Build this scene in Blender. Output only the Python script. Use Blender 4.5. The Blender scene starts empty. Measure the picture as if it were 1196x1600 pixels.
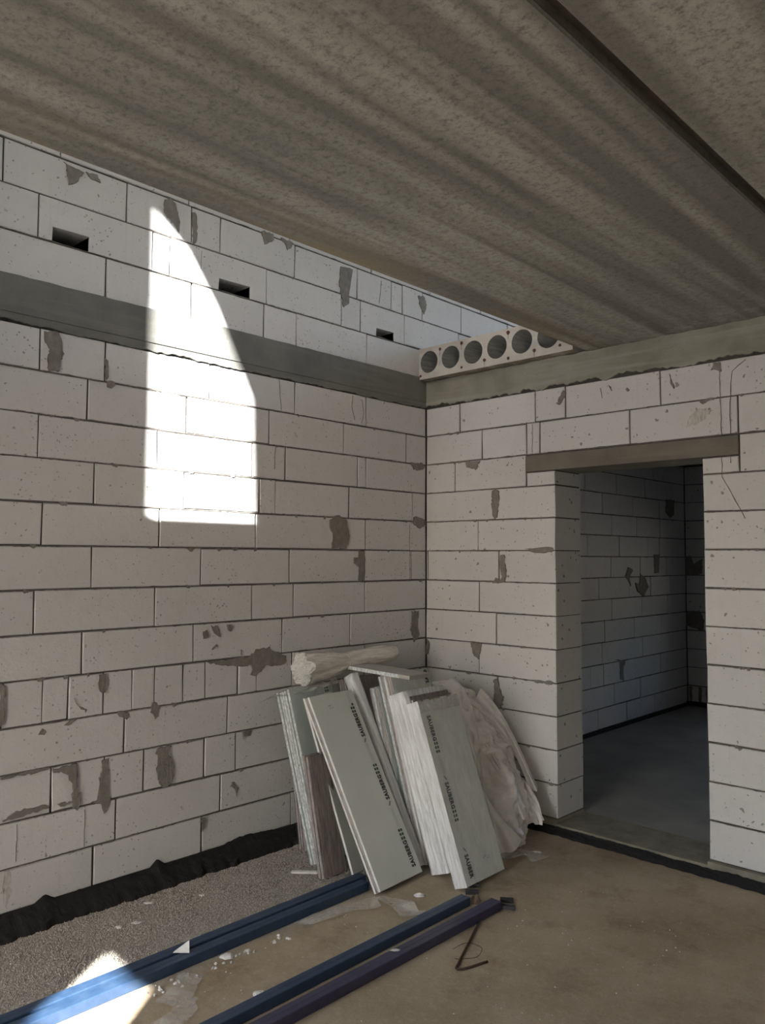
import bpy, bmesh, math, random
from mathutils import Vector, Matrix, noise
random.seed(7)
C = bpy.context.scene.collection
sc = bpy.context.scene

# ------------------------------------------------------------------ camera
cam_d = bpy.data.cameras.new('camera'); cam = bpy.data.objects.new('camera', cam_d); C.objects.link(cam)
R_, U_, W_ = Vector((.722147, .691728, .003994)), Vector((.036656, -.044033, .998357)), Vector((-.690768, .720814, .057154))
m = Matrix.Identity(4)
for i in range(3):
    m[i][0], m[i][1], m[i][2] = R_[i], U_[i], -W_[i]
m.translation = (3.60704, -4.20252, 1.62394)
cam.matrix_world = m
cam_d.sensor_fit = 'VERTICAL'; cam_d.sensor_height = 36; cam_d.lens = 1236.99 / 1600 * 36
cam_d.clip_start = .05
sc.camera = cam

# ------------------------------------------------------------------ sky, sun, exposure
w = bpy.data.worlds.new('sky'); sc.world = w; w.use_nodes = True
nt = w.node_tree; bg = nt.nodes['Background']
sky = nt.nodes.new('ShaderNodeTexSky'); sky.sky_type = 'NISHITA'; sky.sun_disc = False
sky.sun_elevation = math.radians(30.8); sky.sun_rotation = math.radians(143); sky.dust_density = 2.5
hs = nt.nodes.new('ShaderNodeHueSaturation'); hs.inputs['Saturation'].default_value = .85
nt.links.new(sky.outputs[0], hs.inputs['Color']); nt.links.new(hs.outputs[0], bg.inputs['Color'])
bg.inputs['Strength'].default_value = .55
SUN = Vector((-.6, .8, -.596))
sd = bpy.data.lights.new('sun', 'SUN'); sd.energy = 27; sd.angle = math.radians(.7); sd.color = (1, .965, .92)
so = bpy.data.objects.new('sun', sd); C.objects.link(so)
so.rotation_euler = SUN.to_track_quat('-Z', 'Y').to_euler(); so.location = (4, -8, 9)
sc.view_settings.view_transform = 'Standard'; sc.view_settings.look = 'None'
sc.view_settings.gamma = 1; sc.view_settings.use_curve_mapping = False
sc.view_settings.exposure = 1.05
sc.cycles.use_denoising = True
sc.cycles.max_bounces = 12; sc.cycles.diffuse_bounces = 7; sc.cycles.transparent_max_bounces = 24
sc.cycles.sample_clamp_indirect = 8

# ------------------------------------------------------------------ materials
class NM:
    def __init__(s, name, rough=.9):
        s.m = bpy.data.materials.new(name); s.m.use_nodes = True; s.t = s.m.node_tree
        s.b = s.t.nodes['Principled BSDF']; s.b.inputs['Roughness'].default_value = rough
        s.geo = s.t.nodes.new('ShaderNodeNewGeometry')
    def l(s, a, b): s.t.links.new(a, b)
    def scaled(s, sx, sy, sz, src=None):
        n = s.t.nodes.new('ShaderNodeVectorMath'); n.operation = 'MULTIPLY'
        s.l(src or s.geo.outputs['Position'], n.inputs[0]); n.inputs[1].default_value = (sx, sy, sz); return n.outputs[0]
    def obj(s):
        n = s.t.nodes.new('ShaderNodeTexCoord'); return n.outputs['Object']
    def noise(s, vec, scale, detail=3, rough=.5, dist=0):
        n = s.t.nodes.new('ShaderNodeTexNoise'); s.l(vec, n.inputs['Vector'])
        n.inputs['Scale'].default_value = scale; n.inputs['Detail'].default_value = detail
        n.inputs['Roughness'].default_value = rough; n.inputs['Distortion'].default_value = dist; return n.outputs['Fac']
    def vor(s, vec, scale, out='Distance', rnd=1):
        n = s.t.nodes.new('ShaderNodeTexVoronoi'); s.l(vec, n.inputs['Vector'])
        n.inputs['Scale'].default_value = scale; n.inputs['Randomness'].default_value = rnd; return n
    def ramp(s, fac, *stops):
        n = s.t.nodes.new('ShaderNodeMapRange'); s.l(fac, n.inputs[0])
        n.inputs[1].default_value, n.inputs[2].default_value, n.inputs[3].default_value, n.inputs[4].default_value = stops
        return n.outputs[0]
    def math(s, op, a, b=None):
        n = s.t.nodes.new('ShaderNodeMath'); n.operation = op
        for i, v in enumerate((a, b)):
            if v is None: continue
            if isinstance(v, (int, float)): n.inputs[i].default_value = v
            else: s.l(v, n.inputs[i])
        return n.outputs[0]
    def mix(s, fac, a, b, mode='MIX'):
        n = s.t.nodes.new('ShaderNodeMix'); n.data_type = 'RGBA'; n.blend_type = mode
        for k, v in ((0, fac), (6, a), (7, b)):
            if isinstance(v, (int, float)): n.inputs[k].default_value = v
            elif isinstance(v, tuple): n.inputs[k].default_value = (*v, 1)
            else: s.l(v, n.inputs[k])
        return n.outputs[2]
    def bump(s, h, strength=.3, dist=.01):
        n = s.t.nodes.new('ShaderNodeBump'); s.l(h, n.inputs['Height'])
        n.inputs['Strength'].default_value = strength; n.inputs['Distance'].default_value = dist
        s.l(n.outputs[0], s.b.inputs['Normal']); return n
    def col(s, c):
        if isinstance(c, tuple): s.b.inputs['Base Color'].default_value = (*c, 1)
        else: s.l(c, s.b.inputs['Base Color'])

def mat_aac(name, a, b):
    k = NM(name, .95); P = k.geo.outputs['Position']
    info = k.t.nodes.new('ShaderNodeObjectInfo')
    base = k.mix(k.noise(P, 1.7, 4), a, b)
    base = k.mix(k.ramp(info.outputs['Random'], 0, 1, 0, .16), base, tuple(v * .62 for v in a))
    mott = k.noise(P, 14, 5, .65)
    base = k.mix(k.ramp(mott, .5, .85, 0, .35), base, tuple(v * .7 for v in a))
    # fine saw lines running up the faces
    saw = k.noise(k.scaled(55, 55, 1.3), 1, 2)
    base = k.mix(k.ramp(saw, .62, .8, 0, .22), base, tuple(v * .66 for v in a))
    wp = k.t.nodes.new('ShaderNodeVectorMath'); wp.operation = 'ADD'; k.l(P, wp.inputs[0])
    nn = k.t.nodes.new('ShaderNodeTexNoise'); nn.inputs['Scale'].default_value = 30; k.l(P, nn.inputs['Vector'])
    sc_ = k.t.nodes.new('ShaderNodeVectorMath'); sc_.operation = 'SCALE'; sc_.inputs['Scale'].default_value = .03
    k.l(nn.outputs['Color'], sc_.inputs[0]); k.l(sc_.outputs[0], wp.inputs[1])
    v = k.vor(wp.outputs[0], 17); sep = k.t.nodes.new('ShaderNodeSeparateColor'); k.l(v.outputs['Color'], sep.inputs[0])
    pit = k.math('LESS_THAN', v.outputs['Distance'], k.ramp(sep.outputs[0], .5, 1, 0, .19))
    v2 = k.vor(wp.outputs[0], 46); sep2 = k.t.nodes.new('ShaderNodeSeparateColor'); k.l(v2.outputs['Color'], sep2.inputs[0])
    pit2 = k.math('LESS_THAN', v2.outputs['Distance'], k.ramp(sep2.outputs[0], .4, 1, 0, .26))
    pits = k.math('MAXIMUM', pit, k.math('MULTIPLY', pit2, k.ramp(k.noise(P, 3, 2), .42, .58, .25, 1)))
    col = k.mix(k.math('MULTIPLY', pits, .72), base, (.13, .12, .11))
    k.col(col)
    h = k.math('SUBTRACT', k.noise(P, 60, 5, .7), k.math('MULTIPLY', pits, .8))
    k.bump(h, .35, .006)
    return k.m
AAC = mat_aac('aerated_concrete', (.612, .605, .603), (.552, .55, .55))

def mat_simple(name, a, b, rough=.9, scale=8, bscale=60, bump=.3, detail=5, metallic=0, vec=None, loc=False):
    k = NM(name, rough); S0 = k.obj() if loc else k.geo.outputs['Position']; P = k.scaled(*vec, S0) if vec else S0
    k.col(k.mix(k.ramp(k.noise(P, scale, detail, .6), .3, .7, 0, 1), a, b)); k.b.inputs['Metallic'].default_value = metallic
    k.bump(k.noise(P, bscale, 4, .6), bump, .005); return k.m
MORTAR = mat_simple('mortar', (.08, .072, .064), (.035, .032, .028), .97, 20)
SMEAR = mat_simple('mortar_smeared', (.24, .225, .20), (.155, .143, .127), .95, 25, 90, .6)
CRACK = mat_simple('crack_dark_mortar', (.16, .145, .13), (.10, .09, .08), .95)  # dark mortar colour for cracks, bed joints and drips
BITUMEN = mat_simple('bitumen_sheet', (.004, .004, .005), (.010, .009, .009), .9, 14, 50, .5)
BLUE = mat_simple('blue_steel_paint', (.014, .036, .082), (.030, .058, .108), .42, 18, 120, .1)
PURPLE = mat_simple('indigo_steel_paint', (.028, .028, .07), (.048, .046, .09), .42, 18, 120, .1)
RUST = mat_simple('rusty_steel', (.075, .035, .018), (.035, .02, .014), .8, 40, 200, .5)
DARKSTEEL = mat_simple('dark_steel', (.03, .032, .04), (.06, .05, .05), .5, 30)
FACE = mat_simple('panel_face', (.60, .62, .585), (.54, .565, .535), .28, 3, 30, .05)
FACE2 = mat_simple('panel_face_bluish', (.44, .50, .485), (.37, .43, .42), .3, 5, 30, .05)
EDGEW = mat_simple('panel_edge_white', (.86, .86, .85), (.60, .58, .57), .45, 60, 160, .8, 5, 0, (1, 1, .4), True)
EDGES = mat_simple('panel_edge_silver', (.92, .97, .99), (.22, .24, .25), .3, 110, 200, .9, 5, .2, (1, 1, .45), True)
EDGEB = mat_simple('panel_edge_brown', (.42, .36, .35), (.12, .095, .09), .5, 60, 160, .8, 5, 0, (1, 1, .35), True)
BROWN = mat_simple('brown_board', (.24, .17, .14), (.020, .013, .010), .4, 3, 20, .9, 8, 0, (34, 34, 3), True)
INK = mat_simple('black_ink', (.02, .025, .022), (.03, .03, .03), .5)
GREEN = mat_simple('dark_green_ink', (.02, .07, .035), (.03, .05, .035), .5)
GREYINK = mat_simple('grey_ink', (.25, .27, .25), (.3, .31, .3), .5)
VIOLET = mat_simple('violet_stamp_ink', (.28, .25, .38), (.36, .37, .42), .5, 120)
FOAM = mat_simple('white_foam', (.72, .72, .70), (.55, .55, .53), .8, 30, 120, .6)
CLOD = mat_simple('brown_clod', (.2, .15, .11), (.12, .09, .07), .95, 30, 80, .8)
GRITM = mat_simple('grit_grains', (.52, .49, .44), (.09, .075, .06), .95, 260)
SCREED = mat_simple('threshold_concrete', (.27, .25, .195), (.15, .14, .11), .95, 9, 70, .6)
REBAR = mat_simple('rust_stained_strand', (.13, .05, .045), (.08, .035, .03), .9, 60)
VOIDM = mat_simple('void_wall_concrete', (.20, .205, .195), (.11, .11, .105), .95, 4, 40, .6, 5, 0, (30, 2, 30))

def mat_beam(name, a, b, c):
    k = NM(name, .9); P = k.geo.outputs['Position']
    base = k.mix(k.ramp(k.noise(P, 4, 6, .6), .35, .65, 0, 1), a, b)
    base = k.mix(k.ramp(k.noise(k.scaled(1.2, 1.2, 22), 1, 4), .5, .7, 0, .6), base, c)
    k.col(base); k.bump(k.noise(P, 45, 6, .7), .4, .008); return k.m
BEAM_L = mat_beam('beam_concrete_grey', (.165, .165, .15), (.12, .122, .112), (.20, .195, .18))
BEAM_B = mat_beam('beam_concrete_stained', (.28, .275, .235), (.20, .19, .155), (.36, .35, .31))
LINT = mat_beam('lintel_concrete', (.175, .165, .135), (.125, .115, .095), (.21, .20, .165))
ENDC = mat_beam('slab_end_concrete', (.52, .50, .47), (.42, .40, .37), (.58, .56, .53))

def mat_ceiling():
    k = NM('ceiling_concrete', .93); P = k.geo.outputs['Position']
    st = k.noise(k.scaled(7.5, .30, 7), 1, 2.5, .5, .4)
    base = k.mix(k.ramp(st, .40, .62, 0, 1), (.185, .176, .15), (.40, .385, .34))
    st2 = k.noise(k.scaled(2.2, .9, 2), 1, 5, .65)
    base = k.mix(k.ramp(st2, .45, .7, 0, .55), base, (.20, .195, .172))
    gr = k.noise(k.scaled(34, 34, 34), 1, 9, .9)
    base = k.mix(k.ramp(gr, .48, .62, 0, .8), base, (.095, .092, .08))
    sep = k.t.nodes.new('ShaderNodeSeparateXYZ'); k.l(P, sep.inputs[0])
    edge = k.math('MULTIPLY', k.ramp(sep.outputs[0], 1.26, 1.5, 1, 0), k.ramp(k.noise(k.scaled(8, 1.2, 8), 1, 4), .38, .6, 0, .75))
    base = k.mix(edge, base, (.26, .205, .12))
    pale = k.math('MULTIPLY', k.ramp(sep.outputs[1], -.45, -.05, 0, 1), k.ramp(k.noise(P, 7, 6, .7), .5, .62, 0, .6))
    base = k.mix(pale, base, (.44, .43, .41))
    k.col(base)
    k.bump(k.noise(k.scaled(1, .5, 1), 45, 6, .75), .5, .008); return k.m
CEIL = mat_ceiling()

def mat_floor():
    k = NM('floor_screed', .85); P = k.geo.outputs['Position']
    base = k.mix(k.ramp(k.noise(P, 1.6, 6, .6), .35, .65, 0, 1), (.30, .235, .155), (.42, .35, .25))
    base = k.mix(k.ramp(k.noise(P, 4.5, 7, .7), .52, .68, 0, .6), base, (.19, .13, .08))
    base = k.mix(k.ramp(k.noise(P, 34, 8, .8), .5, .7, 0, .5), base, (.50, .45, .36))
    base = k.mix(k.ramp(k.noise(P, 90, 5, .8), .54, .68, 0, .55), base, (.16, .12, .08))
    sep = k.t.nodes.new('ShaderNodeSeparateXYZ'); k.l(P, sep.inputs[0])
    xx = k.math('ADD', sep.outputs[0], k.ramp(k.noise(P, 5, 5, .7), 0, 1, -.16, .16))
    m1 = k.ramp(xx, .76, .9, 1, 0)
    grit = k.mix(k.ramp(k.noise(P, 130, 3, .7), .4, .6, 0, 1), (.22, .205, .175), (.42, .40, .36))
    grit = k.mix(k.ramp(k.noise(P, 6, 6, .7), .52, .66, 0, .7), grit, (.15, .105, .075))
    base = k.mix(m1, base, grit)
    k.col(base); k.bump(k.noise(P, 70, 6, .75), .4, .006); return k.m
FLOOR = mat_floor()
FLOOR2 = mat_simple('passage_floor_screed', (.34, .33, .30), (.22, .215, .205), .8, 2.5, 60, .4)
PLASTER = mat_simple('plain_block_wall', (.52, .50, .47), (.45, .43, .40), .95, 2)
GROUND = mat_simple('bare_ground', (.46, .42, .36), (.38, .35, .30), .95, 1)
DARKWALL = mat_simple('dark_low_bounce_wall', (.16, .15, .135), (.11, .105, .095), .95, 2)  # tone set dark to cut light bouncing off the unseen right wall

def mat_film(name, col, lo, hi, scale=18, rough=.18, vec=(1, 1, 1), bump=.5):
    k = NM(name, rough); P = k.scaled(*vec, k.obj())
    k.col(k.mix(k.noise(P, scale * .6, 3), col, tuple(v * .8 for v in col)))
    k.b.inputs['Specular IOR Level'].default_value = .7
    f = k.ramp(k.noise(P, scale, 5, .7, .6), .35, .65, lo, hi)
    tr = k.t.nodes.new('ShaderNodeBsdfTransparent'); mx = k.t.nodes.new('ShaderNodeMixShader')
    k.l(f, mx.inputs[0]); k.l(tr.outputs[0], mx.inputs[1]); k.l(k.b.outputs[0], mx.inputs[2])
    out = [n for n in k.t.nodes if n.type == 'OUTPUT_MATERIAL'][0]; k.l(mx.outputs[0], out.inputs['Surface'])
    k.bump(k.noise(P, scale * 1.6, 5, .7, .8), bump, .01); return k.m
FILM = mat_film('clear_stretch_film', (.80, .82, .82), .02, .2, 22, .12, (1, 1, .4), .9)
FILMW = mat_film('layered_stretch_film', (.95, .97, .98), .6, .95, 60, .16, (1, 1, .10), .8)
FILMK = mat_film('crumpled_film', (.93, .905, .89), .74, .98, 9, .2, (1, 1, .45), .55)
FILMR = mat_film('rolled_film', (.95, .90, .82), .66, .95, 38, .16, (1, .14, 1), .9)
FILME = mat_film('crinkled_film_end', (.95, .95, .92), .8, 1, 40, .2, (1, 1, 1), 1)
FILMF = mat_film('film_on_floor', (.75, .73, .68), .25, .6, 9, .22)

# ------------------------------------------------------------------ builders
def link(name, me, mats=(), parent=None):
    o = bpy.data.objects.new(name, me); C.objects.link(o)
    for x in (mats if isinstance(mats, (list, tuple)) else [mats]): me.materials.append(x)
    if parent: o.parent = parent
    return o
def mesh(name, v, f, mats, parent=None, smooth=False, mi=None):
    me = bpy.data.meshes.new(name); me.from_pydata([tuple(x) for x in v], [], f); me.update()
    o = link(name, me, mats, parent)
    if smooth: me.polygons.foreach_set('use_smooth', [True] * len(me.polygons))
    if mi: me.polygons.foreach_set('material_index', mi)
    return o
def fixn(o):
    bm = bmesh.new(); bm.from_mesh(o.data); bmesh.ops.recalc_face_normals(bm, faces=bm.faces); bm.to_mesh(o.data); bm.free(); return o
def tag(o, label=None, cat=None, group=None, kind=None):
    for a, b in (('label', label), ('category', cat), ('group', group), ('kind', kind)):
        if b: o[a] = b
    return o
def empty(name, loc=(0, 0, 0)):
    o = bpy.data.objects.new(name, None); C.objects.link(o); o.location = loc; o.empty_display_size = .1; return o
BF = [(0, 1, 3, 2), (4, 6, 7, 5), (0, 4, 5, 1), (2, 3, 7, 6), (0, 2, 6, 4), (1, 5, 7, 3)]
def boxvf(b, V, F):
    x0, x1, y0, y1, z0, z1 = b; n = len(V)
    V += [(x, y, z) for x in (x0, x1) for y in (y0, y1) for z in (z0, z1)]
    F += [tuple(n + i for i in f) for f in BF]
def boxes(name, bs, mats, parent=None):
    V, F = [], []
    for b in bs: boxvf(b, V, F)
    return mesh(name, V, F, mats, parent)
def bevbox(name, b, mats, parent=None, bev=.004, seg=2):
    o = boxes(name, [b], mats, parent); bm = bmesh.new(); bm.from_mesh(o.data)
    bmesh.ops.bevel(bm, geom=list(bm.edges), offset=bev, segments=seg, affect='EDGES', profile=.6)
    bm.to_mesh(o.data); bm.free(); return o

# plane frames: (u along wall, z up, d out of the wall)
def PL(u, z, d): return (d, u, z)          # left wall, room on +x
def PB(u, z, d): return (u, -d, z)         # back wall, room on -y
def PF(u, z, d): return (u, 4.35 - d, z)   # far wall of the passage

def block(parent, pf, u0, u1, z0, z1, depth, g=.0038, notch=None, name='block'):
    ja = lambda s=.0022: random.uniform(-s, s)
    e = random.uniform(-.002, .003); c = random.uniform(.002, .004)
    if notch:      # block cut away at its bottom edge around a pocket
        n0, n1, nz = notch
        out = [(u0 + g, z0 + g), (n0, z0 + g), (n0 + .003, nz - .004), (n1, nz), (n1, z0 + g), (u1 - g, z0 + g), (u1 - g, z1 - g), (u0 + g, z1 - g)]
        V = [pf(u, z, e) for u, z in out] + [pf(u, z, e - depth) for u, z in out]; n = 8
        F = [(0, 1, 2, 7), (2, 3, 6, 7), (3, 4, 5, 6), (8, 9, 10, 15), (10, 11, 14, 15), (11, 12, 13, 14)]
        F += [(i, (i + 1) % n, n + (i + 1) % n, n + i) for i in range(n)]
        return fixn(mesh(name, V, F, AAC, parent))
    full = [(u0 + g + ja(), z0 + g + ja()), (u1 - g + ja(), z0 + g + ja()), (u1 - g + ja(), z1 - g + ja()), (u0 + g + ja(), z1 - g + ja())]
    sg = [(1, 1), (-1, 1), (-1, -1), (1, -1)]
    V = [pf(u + s[0] * c * random.uniform(.7, 1.5), z + s[1] * c * random.uniform(.7, 1.5), e) for (u, z), s in zip(full, sg)]
    V += [pf(u, z, e - c) for u, z in full] + [pf(u, z, e - depth) for u, z in full]
    F = [(0, 1, 2, 3)] + [(i, (i + 1) % 4, 4 + (i + 1) % 4, 4 + i) for i in range(4)] + [(4 + i, 4 + (i + 1) % 4, 8 + (i + 1) % 4, 8 + i) for i in range(4)] + [(11, 10, 9, 8)]
    return fixn(mesh(name, V, F, AAC, parent))

def joints(js, lo, hi):
    js = sorted(js) if js else [lo + random.uniform(.2, .5)]
    while js[0] > lo: js.insert(0, js[0] - .6)
    while js[-1] < hi: js.append(js[-1] + .6)
    out = [js[0]]
    for j in js[1:]:
        gap = j - out[-1]; n = max(1, round(gap / .6)) if gap > .75 else 1
        out += [out[-1] + gap / n * (k + 1) for k in range(n)] if n > 1 else [j]
    return [max(lo, min(hi, j)) for j in out]
def course(parent, pf, js, lo, hi, z0, z1, depth, pockets=(), skip=None):
    jj = joints(list(js), lo, hi)
    for a, b in zip(jj, jj[1:]):
        if b - a < .012: continue
        if skip and a > skip[0] - .02 and b < skip[1] + .02: continue
        nt_ = [p for p in pockets if a < p[0] and p[1] < b]
        block(parent, pf, a, b, z0, z1, depth, notch=nt_[0] if nt_ else None)

def smear(parent, pf, pts, th=.004, name='mortar_smear', mat=None):
    # irregular thin patch of mortar standing proud of the blocks
    ring = []
    n = len(pts)
    for i in range(n):
        a, b = Vector(pts[i]), Vector(pts[(i + 1) % n]); L = (b - a).length
        k = max(2, min(7, int(L / .012)))
        for s in range(k):
            q = a.lerp(b, s / k); j = min(.006, L * .12)
            ring.append(q + Vector((random.uniform(-j, j), random.uniform(-j, j))))
    cx = sum((q for q in ring), Vector((0, 0))) / len(ring); m_ = len(ring)
    # thin sliver-safe: fill outline with triangulation
    bm = bmesh.new()
    lo = [bm.verts.new(pf(q.x, q.y, .0005)) for q in ring]
    hi = [bm.verts.new(pf(*(q.lerp(cx, min(.06, .003 / max(.01, (q - cx).length)))), th * random.uniform(.7, 1.4) + .002)) for q in ring]
    try:
        f = bm.faces.new(hi)
        for i in range(m_): bm.faces.new((lo[i], lo[(i + 1) % m_], hi[(i + 1) % m_], hi[i]))
        bmesh.ops.triangulate(bm, faces=[f]); bmesh.ops.recalc_face_normals(bm, faces=bm.faces)
    except ValueError: pass
    me = bpy.data.meshes.new(name); bm.to_mesh(me); bm.free()
    return link(name, me, mat or SMEAR, parent)
def crack(parent, pf, pts, wd=.004, name='crack'):
    V, F = [], []
    P = []
    for a, b in zip(pts, pts[1:]):
        a, b = Vector(a), Vector(b); k = max(2, int((b - a).length / .03))
        P += [a.lerp(b, s / k) + Vector((random.uniform(-.0025, .0025), 0)) for s in range(k)]
    P.append(Vector(pts[-1]))
    for i, q in enumerate(P):
        t = (P[min(i + 1, len(P) - 1)] - P[max(i - 1, 0)]).normalized(); nrm = Vector((-t.y, t.x)) * wd * random.uniform(.3, .7)
        V += [pf(q.x + nrm.x, q.y + nrm.y, .002), pf(q.x, q.y, .0045), pf(q.x - nrm.x, q.y - nrm.y, .002)]
        if i: n = 3 * i; F += [(n - 3, n - 2, n + 1, n), (n - 2, n - 1, n + 2, n + 1)]
    return mesh(name, V, F, CRACK, parent)

STAIN = mat_film('rust_run_stain', (.52, .34, .16), 0, .32, 50, .9, (1, 1, .3), .1)
def bed_joint(parent, pf, u0, u1, z, name='bed_joint', w0=.0022, amp=.0055):
    """ragged mortar squeezed out along a horizontal joint"""
    n = int((u1 - u0) / .009); V, F = [], []
    for i in range(n + 1):
        u = u0 + (u1 - u0) * i / n; s = z * 7.3
        a = w0 + amp * max(0, noise.noise(Vector((u * 13, s, 1))) ) + .0035 * max(0, noise.noise(Vector((u * 60, s, 2))))
        c = w0 + amp * max(0, noise.noise(Vector((u * 11, s, 5))) ) + .0045 * max(0, noise.noise(Vector((u * 52, s, 6))))
        d = .0036 + .0018 * noise.noise(Vector((u * 40, s, 9)))
        V += [pf(u, z + a, .0008), pf(u, z + a * .4, d), pf(u, z - c * .4, d), pf(u, z - c, .0008)]
        if i: b = 4 * i; F += [(b - 4 + j, b - 3 + j, b + 1 + j, b + j) for j in range(3)]
    return fixn(mesh(name, V, F, CRACK, parent))

# ------------------------------------------------------------------ outer shell: floor, rear and right walls, upper storey, roof
HB = 2.855     # underside of the floor slabs
def struct(o): o['kind'] = 'structure'; return o
floor = struct(boxes('floor', [(0, 6.5, -5.2, 0, -.2, 0)], FLOOR))
floor2 = struct(boxes('floor_passage', [(0, 3.4, .30, 4.35, -.2, .045)], FLOOR2))
ground = struct(boxes('ground', [(-30, 40, -40, 40, -.6, -.35)], GROUND))

def wall_holes(name, axis, c0, c1, u0, u1, z0, z1, holes, mat):
    # rectangular grid wall with rectangular openings; holes: (ua, ub, za, zb)
    us = sorted({u0, u1, *[h[0] for h in holes], *[h[1] for h in holes]}); zs = sorted({z0, z1, *[h[2] for h in holes], *[h[3] for h in holes]})
    bs = []
    for a, b in zip(us, us[1:]):
        for c, d in zip(zs, zs[1:]):
            um, zm = (a + b) / 2, (c + d) / 2
            if any(h[0] < um < h[1] and h[2] < zm < h[3] for h in holes): continue
            bs.append((a, b, c0, c1, c, d) if axis == 'y' else (c0, c1, a, b, c, d))
    return struct(boxes(name, bs, mat))
# rear wall behind the photographer: unseen openings added for fill light and sun patch
wr = wall_holes('wall_rear', 'y', -5.5, -5.2, -.4, 6.9, -.2, 6.0,
                [(.75, 3.05, .35, 2.45), (5.3, 6.0, .5, 1.7), (2.30, 3.15, 3.7, 5.96), (4.8, 6.1, 4.1, 5.0)], PLASTER)
# plate added in the narrow upper opening, outlined to shape the wall's sun patch
hp = [(2.28, 5.704), (2.46, 5.706), (2.60, 5.577), (2.78, 5.293), (2.797, 4.60), (2.797, 3.69), (3.17, 3.69), (3.17, 5.98), (2.28, 5.98)]
V = [(x, y, z) for y in (-5.235, -5.199) for x, z in hp]; n = len(hp)
F = [tuple(range(n)), tuple(range(n, 2 * n))] + [(i, (i + 1) % n, n + (i + 1) % n, n + i) for i in range(n)]
fixn(mesh('sun_patch_mask', V, F, PLASTER, wr))
wall_holes('wall_right', 'x', 6.5, 6.8, -5.5, 4.7, -.2, 6.0, [], DARKWALL)
# unseen screen added to block the sun; its gap shapes the floor patch
V, F = [], []
yz = [(-9.4, -.35), (-5.5, -.35), (-5.5, 4.86), (-9.4, 4.86)]
gap = [(-6.235, 2.727), (-6.27, 2.46), (-5.69, 2.03), (-5.665, 2.28)]
order = [3, 0, 1, 2]      # outer corner nearest to each gap corner
for x in (3.2, 3.24):
    V += [(x, *q) for q in (yz[3], yz[0], yz[1], yz[2])] + [(x, *q) for q in gap]
for i in range(4):
    j = (i + 1) % 4
    F += [(i, j, 4 + j, 4 + i), (8 + i, 12 + i, 12 + j, 8 + j), (i, 8 + i, 8 + j, j), (4 + i, 4 + j, 12 + j, 12 + i)]
struct(fixn(mesh('added_sun_blocker', V, F, PLASTER)))
struct(boxes('roof', [(-.4, 6.9, -5.5, 4.7, 6.0, 6.2)], PLASTER))

# ------------------------------------------------------------------ left wall (runs on past the back wall into the passage)
ZL = [.078, .266, .462, .67, .87, 1.07, 1.27, 1.47, 1.67, 1.87, 2.07, 2.27, 2.47, 2.668]
JL = {0:[-2.394,-1.798,-1.194],1:[-2.284,-1.685],2:[-2.601,-2.487,-2.347,-2.141,-1.789,-1.59],3:[-2.251,-1.646],
4:[-2.829,-2.652,-2.534,-2.362,-2.212,-2.09,-1.926,-1.79,-1.58,-1.455,-1.197],5:[-2.472,-1.868,-1.272,-.728,-.118],
6:[-2.701,-2.096,-1.494,-1.19,-.596],7:[-2.435,-1.829,-1.224,-.607,-.153],8:[-2.677,-2.079,-1.473,-.813,-.594],
9:[-2.433,-1.448,-1.338,-.743,-.143],10:[-2.706,-2.1,-1.5,-1.262,-.669,-.592],11:[-2.476,-1.387,-.798,-.205],12:[-2.709,-2.393,-1.194,-.595]}
CORE = .007
pk = [(-2.67, -2.49, 3.158), (-1.75, -1.535, 3.155), (-.507, -.332, 3.145)]
cb = [(-.40, -CORE, -5.5, 4.7, -.2, 3.085), (-.40, -CORE, -5.5, 4.7, 3.29, 6.0)]
e_ = -5.5
for a, b, z in pk + [(4.7, 4.7, 3.2)]:
    cb.append((-.40, -CORE, e_, a, 3.085, 3.29)); e_ = b
    if a < 4.6: cb.append((-.40, -.295, a, b, 3.085, 3.29)); cb.append((-.295, -CORE - .004, a - .001, b + .001, z + .004, 3.29))
wl = struct(boxes('wall_left', cb, MORTAR))
for k in range(13): course(wl, PL, JL[k], -5.2, 0, ZL[k], ZL[k + 1], .12)
ZU = [2.88, 3.083, 3.29, 3.495, 3.70, 3.90]
JU = [[-2.398, -1.435, -1.19, -.593, 0.0], [-2.734, -2.153, -2.05, -1.421, -.821, -.652, -.228], [-2.895, -2.299, -1.923, -1.741, -1.209, -.685, -.362, -.25, -.042, .402], [-2.639, -.552], [-2.3, -.9]]
for k in range(5): course(wl, PL, JU[k], -5.2, 3.4 if k else 2.9, ZU[k], ZU[k + 1], .30 if k == 1 else .12, pk if k == 1 else ())
JR = {0:[2.4,2.95],1:[2.706,3.236,3.679],2:[2.267,2.503,3.113,3.694],3:[2.483,3.293],4:[2.538,3.123],5:[2.674,3.291],6:[2.433,3.028,3.96],7:[2.671,3.274],8:[2.232,2.838,3.445,3.713],9:[2.689,3.732],10:[2.516,3.13,3.727],11:[2.2],12:[2.4]}
ZR = [.07 + (.187 if k > 0 else 0) + max(0, k - 1) * .1975 for k in range(14)]
for k in range(13): course(wl, PL, JR[k], .30, 4.35, ZR[k], ZR[k + 1], .12)
for z in ZL[1:13]: bed_joint(wl, PL, -5.2, -.004, z)
for z in ZU[1:5]: bed_joint(wl, PL, -5.2, 2.9, z)
for z in ZR[1:12]: bed_joint(wl, PL, .31, 4.34, z)
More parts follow.
